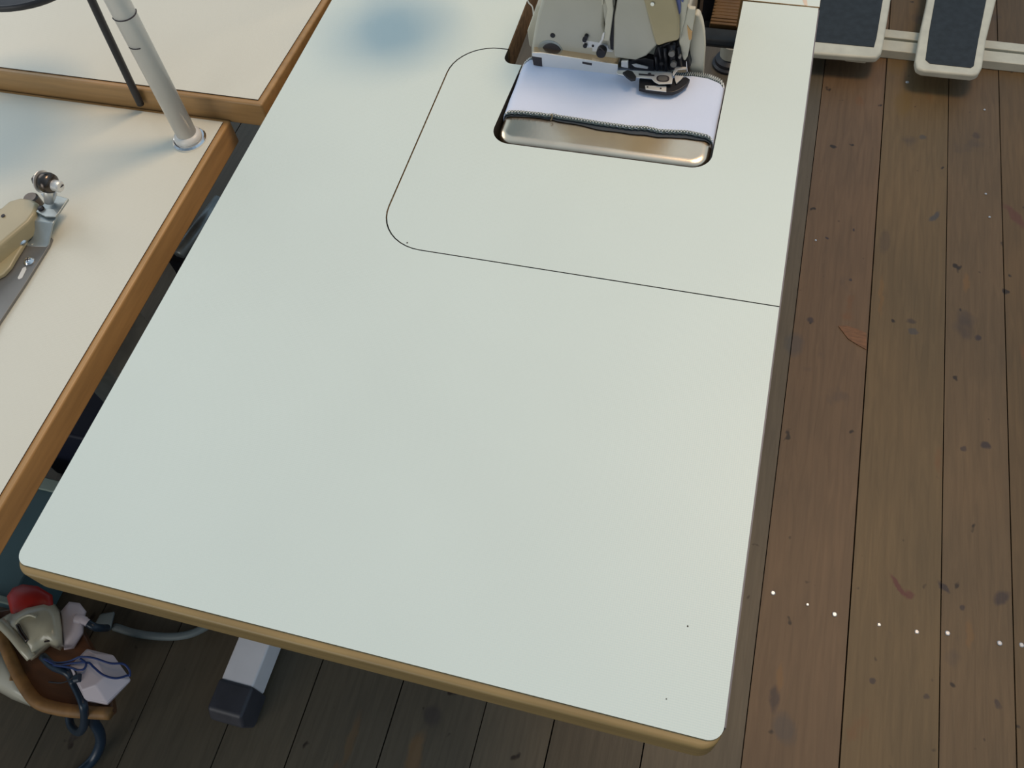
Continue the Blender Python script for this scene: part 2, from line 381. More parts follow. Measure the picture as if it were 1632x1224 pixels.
for px, py, r in ((649, 387, .0009), (1096, 998, .0007), (1062, 1114, .0005)):
    p = at(px, py, 0); bm = NB(); lathe(bm, (p.x, p.y, TZ-.0001), [(r, 0), (r, .0003)], n=8); link('pin_dot', bm, M['mark'], main)
flat('slot_lining', [(.2498, .7245), (.2508, .7245), (.2508, .969), (.2498, .969)], -T, -LW*1.5, M['chip'], main)
# steel T-legs under the top
for y0 in (0.20, 1.05):
    bm = NB(); box(bm, .25, .33, y0, y0+.05, .06, TZ-T-.03); lg = link('leg', bm, M['legw'], main, bevel=.003)
    bm = NB(); box(bm, .14, .50, y0-.005, y0+.055, .012, .06); link('foot_bar', bm, M['legw'], lg, bevel=.004)
    for x0 in (.14, .46):
        bm = NB(); box(bm, x0, x0+.04, y0, y0+.05, 0, .014); link('rubber_pad', bm, M['foot'], lg)
bm = NB(); box(bm, .1, .14, .15, 1.12, TZ-T-.03, TZ-T); box(bm, .54, .58, .15, 1.12, TZ-T-.03, TZ-T); box(bm, .14, .54, .20, .25, TZ-T-.03, TZ-T); box(bm, .14, .54, 1.05, 1.10, TZ-T-.03, TZ-T)
link('under_frame', bm, M['greymetal'], main)

# ================================================================ LEFT NEAR TABLE (slightly lower)
L0 = -0.03
left = empty('sewing_table', (-.6, .2, 0), 'cream-topped table with thick brown edging at the left, carrying a sewing machine plate', 'table')
def tabletop(parent, x0, x1, y0, y1, z, lam, lipm, t=.036, l=.0065, rn=.006):
    flat('laminate_top', [(x0+l, y0+l), (x1-l, y0+l), (x1-l, y1-l), (x0+l, y1-l)], z-LW, z, M[lam], parent, side=M['lamedge'])
    return flat('board', [(x0, y0), (x1, y0), (x1, y1), (x0, y1)], z-t, z-LW-.0002, M[lipm], parent, bevel=.003, seg=3)
tabletop(left, -1.25, -.0665, -.62, .5798, L0, 'lamwarm', 'lip')
bm = NB(); box(bm, -.175, -.115, .262, .345, .06, TZ+L0-.036); col_ = link('leg', bm, M['zinc'], left, bevel=.003)
p0 = at(354, 1077, -.71)
bm = NB(); box(bm, -.106, -.050, .043, .50, .012+.0, .068); link('foot_bar', bm, M['legw'], col_, bevel=.004)
bm = NB()
prism(bm, [Vector((-.1085, .045, 0)), Vector((-.1085, .045, .0705)), Vector((-.1085, -.004, .0705)), Vector((-.1085, -.016, .045)), Vector((-.1085, -.008, .0))], (.061, 0, 0))
link('end_cap', bm, M['foot'], col_, bevel=.006, seg=3)
bm = NB(); box(bm, -.12, -.10, .262, .345, .012, .05); link('brace_plate', bm, M['legw'], col_)
bm = NB(); box(bm, -1.15, -1.09, .2, .28, 0, TZ+L0-.036); link('leg', bm, M['legw'], left, bevel=.003)

# ================================================================ LEFT FAR TABLE
far = empty('sewing_table', (-.6, .9, 0), 'pale table with brown edging at top left, its corner meeting the other two tables', 'table')
flat('laminate_top', [(-1.2435, .587), (-.0212, .587), (-.0074, .97), (-.0074, 1.4935), (-1.2435, 1.4935)], -LW, 0, M['lamwarm'], far, side=M['lamedge'])
flat('board', [(-1.25, .5805), (-.0146, .5805), (-.0008, .96), (-.0008, 1.5), (-1.25, 1.5)], -.037, -LW-.0002, M['lipy'], far, bevel=.003, seg=3)
for x0 in (-1.1, -.78):
    bm = NB(); box(bm, x0, x0+.06, .95, 1.03, 0, TZ-.037); link('leg', bm, M['legw'], far, bevel=.003)

# ================================================================ POLE on the left near table
bx, by = -.1005, .537
st = empty('stand_pole', (bx, by, TZ+L0), 'slender white upright pole with dark ring marks standing on the cream-topped left table corner', 'pole')
bm = NB(); tube(bm, [(bx, by, TZ+L0+.004), (bx, by, TZ+L0+.62)], .0122, 24); link('pole', bm, M['tube'], st, smooth=False)
for o in [o for o in COL.objects if o.name.startswith('pole')]:
    for p in o.data.polygons: p.use_smooth = len(p.vertices) == 4
bm = NB(); lathe(bm, (bx, by, TZ+L0+.0035), [(.0155, 0), (.0165, .002), (.0160, .0055), (.0125, .0085)]); link('white_collar', bm, M['tube'], st, smooth=True)
bm = NB(); lathe(bm, (bx, by, TZ+L0), [(.0205, 0), (.0205, .002), (.0185, .0042), (.0150, .0045)]); link('chrome_flange', bm, M['chrome'], st, smooth=False)
for py_, part in ((22, 1.0), (66, .4)):
    # find pole height for that picture row
    z = 0.0
    best = min((abs((lambda q: 612-CF*q.y/-q.z)(CR.transposed() @ (Vector((bx, by, TZ+zz/1000))-CC))-py_), zz/1000) for zz in range(0, 400))[1]
    bm = NB(); a0 = math.atan2(CC.y-by, CC.x-bx); n = 24
    arc = [(-1.6, 1.6) if part == 1 else (-1.3, -.15)][0]
    pth = [(bx+.01235*math.cos(a0+arc[0]+(arc[1]-arc[0])*k/n), by+.01235*math.sin(a0+arc[0]+(arc[1]-arc[0])*k/n), TZ+best) for k in range(n+1)]
    tube(bm, pth, .0007 if part == 1 else .0006, 6); link('ink_ring', bm, M['ink'], st)

# black round tray held up at the top left, and the dark cable hanging beside the pole
def P(zrel, x, y): return Vector((x, y, TZ+zrel))
c = at(46, -58, .16)
tray = st
bm = NB(); lathe(bm, c+Vector((0, 0, 0)), [(.02, -.012), (.066, -.010), (.076, -.004), (.0775, .003), (.074, .003), (.071, -.002), (.062, -.006), (.0, -.007)], n=48)
link('spool_tray', bm, M['black'], tray, smooth=True)
bm = NB(); tube(bm, [c+Vector((0, 0, -.012)), c+Vector((0, 0, .12))], .005, 12); link('spindle', bm, M['satin'], tray)
bm = NB(); tube(bm, [c+Vector((0, 0, .118)), (bx, by, c.z+.118)], .005, 10); link('arm', bm, M['satin'], tray)
pts = [aty(224, 166, .5745), aty(206, 128, .5735), aty(180, 73, .5725), aty(163, 37, .572), aty(146, 0, .571), aty(128, -38, .57), aty(104, -90, .57)]
bm = NB(); tube(bm, smoothpath(pts, 6), .0046, 10); tag(link('cable', bm, M['black'], smooth=True), 'thick dark cable hanging beside the white pole at the far table edge', 'cable')

# ================================================================ LEFT SEWING MACHINE (bed plate, bracket and bobbin winder)
lm = empty('sewing_machine', (-.24, .25, TZ+L0), 'partly visible sewing machine bed with bobbin winder on the left table', 'sewing machine')
level('bed_plate', [(-60, 620), (-90, 500), (0, 440), (23, 416), (46, 363), (83, 379), (78, 391), (40, 452), (0, 512), (-30, 565)], L0+.004, .0035, M['greymetal'], lm, bevel=.0006)
# bracket: flat foot, slope, raised flange
def P3(px, py, z): return at(px, py, z)
bm = NB(); tk = Vector((0, 0, -.003))
prof = [(46, 368, 77, 391, L0+.0075), (47, 388-20, 78, 389-0, L0+.008), (45, 350, 83, 355, L0+.021), (57, 338, 90, 342, L0+.022), (80, 309, 108, 314, L0+.0225)]
rows = [(P3(a, b, z), P3(c_, d, z)) for a, b, c_, d, z in [(41, 392, 74, 393, L0+.0045), (45, 386-6, 77, 388, L0+.006), (45, 351, 84, 356, L0+.021), (60, 335, 92, 341, L0+.022), (84, 309, 109, 316, L0+.0225)]]
tv = [(bm.verts.new(a), bm.verts.new(b)) for a, b in rows]; bv = [(bm.verts.new(a+tk), bm.verts.new(b+tk)) for a, b in rows]
for (a, b), (c1, d1) in zip(tv, tv[1:]): bm.faces.new((a, b, d1, c1))
for (a, b), (c1, d1) in zip(bv, bv[1:]): bm.faces.new((c1, d1, b, a))
for i in range(len(rows)-1):
    bm.faces.new((tv[i][0], tv[i+1][0], bv[i+1][0], bv[i][0])); bm.faces.new((tv[i+1][1], tv[i][1], bv[i][1], bv[i+1][1]))
bm.faces.new((tv[0][0], bv[0][0], bv[0][1], tv[0][1])); bm.faces.new((tv[-1][1], bv[-1][1], bv[-1][0], tv[-1][0]))
link('bracket', bm, M['zinc'], lm, bevel=.0012, seg=2)
level('clamp_plate', [(57, 337), (62, 331), (86, 333), (92, 340), (88, 345), (72, 345)], L0+.0265, .002, M['zinc'], lm, bevel=.0006)
c0 = P3(66, 333, L0+.0268); bm = NB(); lathe(bm, c0, [(.0036, 0), (.0036, .002), (.002, .003)], n=14); link('black_screw', bm, M['dark'], lm)
# winder: stem, dark drum, side knob, slotted screw
base = P3(77, 326, L0+.0235); drum = P3(75.5, 291, L0+.050)
bm = NB(); prism(bm, [P3(66, 311, L0+.03), P3(93, 308, L0+.03), P3(88, 322, L0+.024), P3(80, 328, L0+.024)], (0, 0, .004)); link('stem', bm, M['satin'], lm, bevel=.0015)
tube_ax = (P3(97, 294, L0+.050)-P3(55, 284, L0+.050)).normalized()
bm = NB(); tube(bm, [P3(78, 322, L0+.026), drum], .005, 14); link('post', bm, M['satin'], lm, smooth=True)
bm = NB(); lathe(bm, drum-tube_ax*.006, [(.006, -.002), (.0098, 0), (.0113, .004), (.0115, .008), (.0105, .012), (.006, .014)], tube_ax); link('winder_drum', bm, M['smoke'], lm, smooth=True)
bm = NB(); lathe(bm, drum-tube_ax*.008, [(.0122, 0), (.0126, .0006), (.0122, .0012)], tube_ax); link('drum_ring', bm, M['satin'], lm)
bm = NB(); lathe(bm, drum-tube_ax*.018, [(.004, 0), (.0065, .002), (.0070, .009)], tube_ax, n=6); link('wing_knob', bm, M['smoke'], lm, bevel=.001)
bm = NB(); lathe(bm, drum+tube_ax*.007+Vector((0, 0, -.002)), [(.0055, 0), (.0063, .001), (.0063, .0085), (.005, .010)], tube_ax); link('slotted_screw', bm, M['satin'], lm, smooth=False)
sc = drum+tube_ax*.0168+Vector((0, 0, -.002)); bm = NB(); tube(bm, [sc+Vector((-.0015, -.0035, 0)), sc+Vector((.0015, .0035, 0))], .0007, 6); link('screw_slot', bm, M['ink'], lm)
# cream arm base
bm = NB()
topz = L0+.028
prism(bm, [P3(-60, 340, topz), P3(0, 331, topz), P3(14, 319, topz), P3(32, 314, topz), P3(50, 316, topz), P3(60, 322, topz), P3(55, 338, topz), P3(45, 352, topz), P3(-60, 440, topz)], (0, 0, -.022))
link('arm_base', bm, M['tan'], lm, bevel=.004, seg=3)
level('cream_flange', [(-60, 470), (5, 436), (16, 424), (24, 410), (45, 376), (45, 360), (41, 352), (0, 400), (-60, 430)], L0+.010, .006, M['tan'], lm, bevel=.002)
c0 = P3(48, 315, L0+.026); bm = NB(); lathe(bm, c0, [(.0085, -.02), (.0085, -.001), (.007, .001)]); link('dark_boss', bm, M['smoke'], lm)
for px, py, z in ((34, 385, L0+.0102), (47, 417, L0+.0042)):
    c0 = P3(px, py, z); bm = NB(); lathe(bm, c0, [(.0058, 0), (.0058, .0012), (.0042, .0030), (.002, .0036)]); sw = link('screw', bm, M['chrome'], lm, smooth=False)
    bm = NB(); box(bm, c0.x-.0004, c0.x+.0004, c0.y-.003, c0.y+.003, c0.z+.0034, c0.z+.0040, .5); box(bm, c0.x-.0004, c0.x+.0004, c0.y-.003, c0.y+.003, c0.z+.0034, c0.z+.0040, 2.07); link('cross_slot', bm, M['ink'], sw)
level('adjusting_slot', [(28, 443), (36, 427), (41, 425), (42, 429), (35, 443), (30, 445)], L0+.0044, .0003, M['tube'], lm)
c0 = P3(5, 344, topz+.0005); bm = NB(); lathe(bm, c0, [(.0022, 0), (.0022, .0006)], n=12); link('oil_hole', bm, M['ink'], lm)

# ================================================================ OVERLOCK MACHINE
ov = empty('overlock_machine', (.38, .78, TZ-.12), 'cream-grey overlock sewing machine set into the cut-out at the top', 'sewing machine')
YF = .700
def up(name, pix, Y, d, m, bevel=0.0, seg=2, parent=ov): return upright(name, pix, Y, d, M[m], parent, bevel, seg)
# casting below the cloth level and base
bm = NB(); box(bm, .283, .452, .712, .93, TZ-.13, TZ+.0); link('base_casting', bm, M['body'], ov, bevel=.006)
bm = NB(); box(bm, .255, .455, .70, .94, TZ-.145, TZ-.13); box(bm, .255, .285, .93, .99, TZ-.145, TZ-.04); box(bm, .425, .455, .93, .99, TZ-.145, TZ-.04); link('support_tray', bm, M['dark'], ov)
# front looper cover (left half)
up('looper_cover', [(846, 96), (846, 80), (849, 62), (853, 40), (857, 22), (864, 0), (890, -90), (960, -90), (965, 0), (962, 40), (968, 60), (985, 66), (988, 104)], YF+.004, .11, 'body', .004, 3)
up('side_block', [(840, 50), (855, 8), (868, 9), (860, 52), (856, 84), (843, 74)], .735, .05, 'cream', .002)
# right front panel
up('front_panel', [(977, 78), (978, 29), (983, 0), (995, -90), (1030, -90), (1030, 0), (1037, 30), (1048, 72), (1030, 90), (1013, 97), (995, 95), (978, 92)], YF-.002, .07, 'body', .003, 3)
# channel between covers and lever
up('channel', [(960, 0), (966, 58), (969, 78), (979, 84), (980, 0), (990, -80), (965, -80)], YF+.0015, .02, 'body', .001)
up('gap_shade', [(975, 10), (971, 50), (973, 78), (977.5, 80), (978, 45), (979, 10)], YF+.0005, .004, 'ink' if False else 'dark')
up('thread_lever', [(964, 0), (967.5, 15), (963, 50), (961, 66), (971, 66), (973, 52), (977.5, 17), (976, 0), (974, -60), (962, -60)], YF-.004, .004, 'cream', .0012)
up('lever_spring', [(960.5, 54), (962, 52), (963.5, 52), (962, 62), (957, 71), (953, 71), (958, 63)], YF-.0055, .0012, 'satin')
up('cover_hinge', [(959, 0), (961.5, 0), (961, 8), (959, 8)], YF-.0005, .003, 'cream')
# knob, screws, small plate
def disc(name, px, py, Y, r, d, m, parent=ov, n=24, dome=.0):
    c = aty(px, py, Y); bm = NB(); lathe(bm, c, [(r*.96, 0), (r, d*.15), (r, d*.85), (r*.93, d)], (0, -1, 0), n=n); return link(name, bm, M[m], parent, smooth=False)
up('gauge_plate', [(929, 67), (935, 65), (955, 68), (962, 70), (977, 76), (977, 83), (955, 83), (944, 82), (944, 76), (930, 76)], YF+.0035, .001, 'satin', .0003)
disc('black_screw', 935, 56, YF+.004, .0023, .004, 'dark'); disc('black_screw', 932.5, 61, YF+.004, .0026, .004, 'dark')
disc('black_screw', 933, 71.5, YF+.003, .0024, .003, 'dark'); disc('plate_hole', 945, 73, YF+.0034, .0014, .0008, 'ink')
kb = disc('tension_knob', 960, 78, YF-.002, .0056, .009, 'dark')
c0 = aty(960, 79, YF-.0112); bm = NB(); box(bm, c0.x-.0045, c0.x+.0045, c0.y-.0004, c0.y+.0004, c0.z-.0005, c0.z+.0005)
for v in bm.verts: 
    dx, dz = v.co.x-c0.x, v.co.z-c0.z; a = -.75; v.co.x = c0.x+dx*math.cos(a)-dz*math.sin(a); v.co.z = c0.z+dx*math.sin(a)+dz*math.cos(a)
link('knob_slot', bm, M['ink'], kb)
disc('plug_hole', 881, 56, YF+.0043, .0029, .0012, 'dark')
disc('hole_ring', 877, 82, YF+.0042, .0155, .0008, 'zinc'); disc('round_recess', 879.5, 83, YF+.0034, .0118, .0010, 'ink')
# chromed guard bar along the bottom
bm = NB()
top = [at(853, 79, .020), at(862, 75, .020), at(905, 85, .020), at(950, 95, .020), at(989, 97, .017)]
x0, x1 = .288, .3905
y_f = .694
def barpt(x, y, z): return Vector((x, y, TZ+z))
f = (x1-x0)
prism(bm, [barpt(x0, y_f, .021), barpt(x0+.012, y_f, .0225), barpt(x0+.02, y_f, .022), barpt(x1-.002, y_f, .0175), barpt(x1-.002, y_f, .003), barpt(x0+.012, y_f, .003), barpt(x0+.012, y_f, .0045), barpt(x0, y_f, .0055)], (0, .0012, 0))
link('guard_face', bm, M['satin'], ov, bevel=.0005)
bm = NB()
prism(bm, [barpt(x0, y_f+.0005, .0215), barpt(x0+.012, y_f+.0005, .0228), barpt(x1-.002, y_f+.0005, .0178), barpt(x1-.002, y_f+.012, .0178), barpt(x0+.012, y_f+.012, .0228), barpt(x0, y_f+.012, .0215)], (0, 0, -.0012))
link('guard_top', bm, M['plate'], ov, bevel=.0005)
bm = NB(); prism(bm, [barpt(x0-.0004, y_f-.0004, .0165), barpt(x0+.0115, y_f-.0004, .0160), barpt(x0+.0115, y_f-.0004, .0035), barpt(x0+.001, y_f-.0004, .0045)], (0, .001, 0)); link('guard_notch', bm, M['ink'], ov, bevel=.0004)
up('guard_slot', [(928, 98.5), (943.5, 101), (943, 104.5), (928, 101.5)], y_f-.0003, .0006, 'ink')
up('guard_tab', [(990, 98), (1001, 98), (1001, 109), (990, 107)], y_f, .003, 'satin', .0006)
# sloping needle-bar head cover
hd = [(1025, 0), (1043, 66), (1047, 75), (1064, 69), (1082, 65), (1082, 32), (1077, 8), (1075, 0), (1068, -100), (1000, -120), (1005, -60)]
up('needle_head_cover', hd, .693, .045, 'tan', .003, 3)
disc('cover_screw', 1040, 5.5, .6928, .0022, .0015, 'chrome')
up('head_side_panel', [(1078, 0), (1081, 30), (1083, 66), (1092, 31), (1097, 0), (1092, -80), (1072, -80)], .700, .04, 'cream', .0015)
up('blue_emblem', [(1076.5, 0), (1077.5, 10), (1080, 18), (1083, 23), (1084.5, 20), (1085, 10), (1084, 0), (1080, -10), (1077, -8)], .6985, .0016, 'bluelogo')
up('blue_emblem', [(1085.5, 0), (1089, 0), (1089, 4), (1086, 2.5)], .6985, .0016, 'bluelogo')
up('pale_guard_plate', [(1096, 10), (1099, 14), (1108, 15), (1106, 33), (1101, 62), (1096, 90), (1092, 97), (1089, 96), (1086.5, 89), (1082, 67), (1087, 45)], .703, .006, 'cream', .0012)
up('orange_sticker', [(1095, 40), (1099, 46), (1103, 51), (1102, 63), (1098, 64), (1096, 52)], .7022, .001, 'orange')
up('rear_rounded_cover', [(1103, 40), (1107, 23), (1114, 25), (1119, 40), (1122, 58), (1123, 80), (1121, 112), (1120, 128), (1100, 128), (1098, 100), (1098, 70)], .716, .012, 'cream', .004, 4)
bm = NB(); box(bm, .385, .448, .735, .86, TZ+.03, TZ+.20); link('upper_housing', bm, M['body'], ov, bevel=.012, seg=4)
# dark needle mechanism
mech = up('needle_mechanism', [(1047, 76), (1070, 67), (1082, 66), (1088, 90), (1097, 92), (1101, 106), (1085, 112), (1041, 112), (1041, 90)], .706, .03, 'dark', .001)
for a, b, r in (((1050, 74), (1056, 110), .0016), ((1060, 76), (1062, 112), .0022), ((1072, 70), (1072, 108), .0034), ((1081, 75), (1086, 106), .0018), ((1045, 90), (1048, 112), .0016)):
    bm = NB(); tube(bm, [aty(*a, .700), aty(*b, .700)], r, 12); link('needle_bar', bm, M['dark'], ov, smooth=True)
for px, py, r, m_ in ((1071, 83, .0042, 'greymetal'), (1074, 100, .0042, 'greymetal'), (1055, 98, .0028, 'dark'), (1084, 88, .002, 'greymetal')):
    disc('clamp_screw', px, py, .697, r*.85, .004, m_)
up('silver_link', [(1007, 103), (1014, 102), (1033, 107), (1032, 110), (1012, 107)], .698, .001, 'satin')
up('dark_link', [(1001, 97), (1028, 93), (1042, 96), (1042, 114), (1003, 110)], .702, .01, 'dark', .0008)
bm = NB(); tube(bm, [aty(1094, 98, .697), aty(1095, 114, .697)], .0006, 8); link('needle', bm, M['chrome'], ov)
# throat plate and presser foot standing on the cloth
level('throat_plate', [(982, 115), (985, 111.5), (996, 112), (1006, 112), (1068, 114.5), (1073, 118), (1071, 133), (1050, 133.5), (1043, 130), (1038, 124.5), (1014, 123), (985, 118)], .017, .0012, M['satin'], ov, bevel=.0004)
bm = NB(); cc = at(1056.5, 125, .0173)
ring = []
for k in range(24):
    a = 2*math.pi*k/24; ex = 10.3*abs(math.cos(a))**.7*(1 if math.cos(a) > 0 else -1); ey = 5.2*abs(math.sin(a))**.8*(1 if math.sin(a) > 0 else -1)
    ring.append(at(1056.5+ex, 125+ey+ex*.03, .0173))
prism(bm, ring, (0, 0, -.0004)); link('oblong_opening', bm, M['ink'], ov)
ring2 = [cc+(q-cc)*.72 for q in ring]; bm = NB(); prism(bm, ring2, (0, 0, .0002)); link('feed_teeth', bm, M['greymetal'], ov)
level('plate_slit', [(1018, 117), (1043, 119), (1043, 121), (1018, 119.5)], .0174, .0003, M['ink'], ov)
c0 = at(1035, 118.5, .0173); bm = NB(); lathe(bm, c0, [(.0019, 0), (.0019, .0008)], n=14); link('plate_screw', bm, M['ink'], ov)
c0 = at(1003, 117, .0173); level('finger_guard', [(992, 115), (1000, 111), (1008, 113), (1014, 121), (1013, 126), (1006, 127), (999, 122)], .0195, .003, M['dark'], ov, bevel=.0008)
level('presser_foot', [(1019, 124), (1018, 140), (1030, 143), (1061, 147), (1072, 147), (1083, 143), (1096, 134), (1100, 126), (1094, 122), (1070, 124), (1060, 130), (1040, 126)], .012, .005, M['dark'], ov, bevel=.0012)
level('foot_plate', [(1028, 136), (1062, 137), (1062, 146), (1029, 142)], .0130, .001, M['satin'], ov, bevel=.0003)
for px, py in ((1032, 138.7), (1053, 141)):
    c0 = at(px, py, .0131); bm = NB(); lathe(bm, c0, [(.0010, 0), (.0010, .0003)], n=10); link('foot_rivet', bm, M['ink'], ov)
level('tongue_plate', [(1077, 106), (1094, 106.5), (1094, 110), (1081, 110.5), (1073, 121), (1072, 116)], .020, .001, M['satin'], ov, bevel=.0003)
level('chaining_tongue', [(1075, 120), (1090, 121), (1085, 127), (1078, 133), (1076, 128)], .0145, .001, M['satin'], ov)
# handwheel on the right flank and top handle (above the picture)
bm = NB(); lathe(bm, (.463, .83, TZ+.09), [(.02, 0), (.045, .001), (.048, .006), (.048, .016), (.042, .02), (.015, .022)], (1, 0, 0), n=40); 
bm.free()
# pale threading wire at the left
bm = NB(); tube(bm, smoothpath([aty(838, -12, .74), aty(842, 3, .74), aty(848, 10, .74), aty(850, 20, .74), aty(850, 38, .74)], 6), .0008, 8); link('thread_guide_wire', bm, M['satin'], ov, smooth=True)

# metal cloth plate
bm = NB(); rings = []
for k in range(9):
    if k == 0: ins_, zz = 0.0, -.024
    else:
        an = (k-1)/7*math.pi/2; ins_ = .0105*(1-math.cos(an)); zz = -.0085+.0075*math.sin(an)
    ol = rounded([(.2745+ins_, .5722+ins_, .020-ins_*.9), (.5090-ins_, .5722+ins_, .020-ins_*.9), (.5090-ins_, .699, .002), (.2745+ins_, .699, .002)], 10)
    rings.append([bm.verts.new((p[0], p[1], TZ+zz)) for p in ol])
for a, b in zip(rings, rings[1:]):
    for k in range(len(a)): bm.faces.new((a[k], a[(k+1) % len(a)], b[(k+1) % len(a)], b[k]))
bm.faces.new(rings[-1]); bm.faces.new(list(reversed(rings[0])))
cp = link('cloth_plate', bm, M['plate'], ov, smooth=True)

# ================================================================ CLOTH BAND sewn into a loop round the plate
def cy_near(x):                 # near serged edge, read from the photo
    xs = [(796, 180), (830, 181), (860, 184), (872, 186), (880, 185.5), (890, 188), (920, 192.5), (953, 198), (1004, 205), (1030, 206), (1051, 211), (1094, 212.5), (1125, 219), (1138, 224)]
    P_ = [at(a, b, .003) for a, b in xs]
    if x <= P_[0].x: return P_[0].y
    for a, b in zip(P_, P_[1:]):
        if x <= b.x: return a.y+(b.y-a.y)*(x-a.x)/(b.x-a.x)
    return P_[-1].y
cl = empty('cloth_band', (.39, .66, TZ), 'white cloth band with dark serged edges looped around the metal plate under the presser foot', 'cloth')
def yfar(x):
    xs = [(828, 112), (836, 97), (846, 91.5), (860, 92), (960, 105), (1060, 113), (1085, 116), (1105, 115), (1130, 119), (1150, 127), (1158, 133)]
    P_ = [at(a, b, .004) for a, b in xs]
    if x <= P_[0].x: return P_[0].y
    for a, b in zip(P_, P_[1:]):
        if x <= b.x: return a.y+(b.y-a.y)*(x-a.x)/(b.x-a.x)
    return P_[-1].y
XL, XR = .2742, .5098
def cz(x):                      # height profile: falls round both ends of the plate
    d = min(x-XL, XR-x); r = .009
    return .0030-(r-math.sqrt(max(r*r-(r-min(d, r))**2, 0)))*.95
bm = NB(); nx, ny = 96, 22; grid = []
xsr = [XL+(XR-XL)*(0.5-0.5*math.cos(math.pi*i/nx)) for i in range(nx+1)]
for x in xsr:
    a, b = cy_near(x), yfar(x); r_ = []
    for j in range(ny+1):
        t = j/ny; y = a+(b-a)*t
        z = cz(x)+.0006*math.sin(9*t+x*40)*math.sin(3.1*t)+.0010*math.exp(-((x-.35)/.03)**2)*math.sin(math.pi*t)
        r_.append(bm.verts.new((x, y, TZ+z)))
    grid.append(r_)
for i in range(nx):
    for j in range(ny): bm.faces.new((grid[i][j], grid[i+1][j], grid[i+1][j+1], grid[i][j+1]))
# sides hanging down
for side in (0, nx):
    dn = [bm.verts.new((v.co.x, v.co.y, v.co.z-.020)) for v in grid[side]]
    for j in range(ny): bm.faces.new((grid[side][j], grid[side][j+1], dn[j+1], dn[j]))
o = link('fabric', bm, M['cloth'], cl, smooth=True)
sd = o.modifiers.new('thick', 'SOLIDIFY'); sd.thickness = .0007; sd.offset = 1
def serged(yf, wdt, sgn, n, xa, xb, zz, dk=True, ww=.0007):
    bm = NB(); rows_ = []
    for i in range(121):
        x = xa+(xb-xa)*i/120; y = yf(x); wob = .0004*math.sin(x*900)+.0003*math.sin(x*2300)
        rows_.append([bm.verts.new((x, y+sgn*(-.0006)+wob*sgn*-1, TZ+cz(x)+zz-.0012)), bm.verts.new((x, y+sgn*.0002, TZ+cz(x)+zz+.0006)), bm.verts.new((x, y+sgn*wdt, TZ+cz(x)+zz+.0006)), bm.verts.new((x, y+sgn*(wdt+.0003), TZ+cz(x)+zz-.0003))])
    for a, b in zip(rows_, rows_[1:]):
        for k in range(3): bm.faces.new((a[k], b[k], b[k+1], a[k+1]))
    s_ = link('serged_edge', bm, M['serge'], cl, smooth=True)
    bm = NB(); pts = []
    for i in range(n*2+1):
        x = xa+(xb-xa)*i/(n*2); y = yf(x)+sgn*(wdt*(.02 if i % 2 else .98))
        pts.append(Vector((x, y, TZ+cz(x)+zz+.0010)))
    tube(bm, pts, ww/2, 5)
    link('overlock_stitches', bm, M['thread'], s_)
    return s_
serged(cy_near, .0036, 1, 70, XL+.0015, XR-.001, .0006, ww=.0012)
serged(yfar, .0062, -1, 26, .447, XR-.001, .0006, ww=.0016)
serged(yfar, .0036, -1, 8, XL+.001, .287, .0006, ww=.0011)
# second layer peeping out at the near edge, its shadow painted dark grey
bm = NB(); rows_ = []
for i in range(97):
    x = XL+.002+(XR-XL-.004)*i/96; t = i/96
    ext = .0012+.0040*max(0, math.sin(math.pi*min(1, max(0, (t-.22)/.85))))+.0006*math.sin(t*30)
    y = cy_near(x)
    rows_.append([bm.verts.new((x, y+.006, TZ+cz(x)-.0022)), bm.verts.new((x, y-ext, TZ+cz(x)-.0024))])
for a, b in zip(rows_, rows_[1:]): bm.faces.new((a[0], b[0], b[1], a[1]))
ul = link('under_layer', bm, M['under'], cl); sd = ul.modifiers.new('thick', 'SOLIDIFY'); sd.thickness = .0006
# loose thread end
p = at(879, 187, .004); bm = NB(); tube(bm, smoothpath([p+Vector((-.002, .001, .001)), p+Vector((0, .0025, .002)), p+Vector((.001, -.001, .001)), p+Vector((0, -.004, -.001))], 5), .0005, 6)
link('thread_end', bm, mat('ochre_thread', (.22, .18, .10), .8), cl)

# ================================================================ THREAD STAND on the rear panel (casts the soft round shadow)
ts = empty('thread_stand', (.14, .93, TZ), 'thread stand with a blue cone at the back of the white table', 'stand')
bm = NB(); tube(bm, [(.14, .93, TZ+.0012), (.14, .93, TZ+.62)], .008, 16); link('pole', bm, M['tube'], ts)
bm = NB(); lathe(bm, (.14, .93, TZ+.0012), [(.022, 0), (.022, .003), (.012, .006)]); link('flange', bm, M['chrome'], ts)
tx, ty, tz = .190, .785, .20
bm = NB(); tube(bm, [(.14, .93, TZ+tz-.006), (tx, ty, TZ+tz-.006)], .005, 10); link('arm', bm, M['tube'], ts)
bm = NB(); lathe(bm, (tx, ty, TZ+tz), [(.054, -.004), (.060, -.002), (.062, .004), (.058, .004), (.054, 0)], n=40); link('spool_tray', bm, M['bluetray'], ts, smooth=False)
cn = empty('thread_cone', (tx, ty, TZ+tz), 'blue thread cone standing on the thread stand tray', 'thread cone')
bm = NB(); lathe(bm, (tx, ty, TZ+tz), [(.030, .0005), (.032, .008), (.016, .11), (.012, .115), (.0, .116)], n=40); link('wound_thread', bm, M['bluetray'], cn, smooth=True)

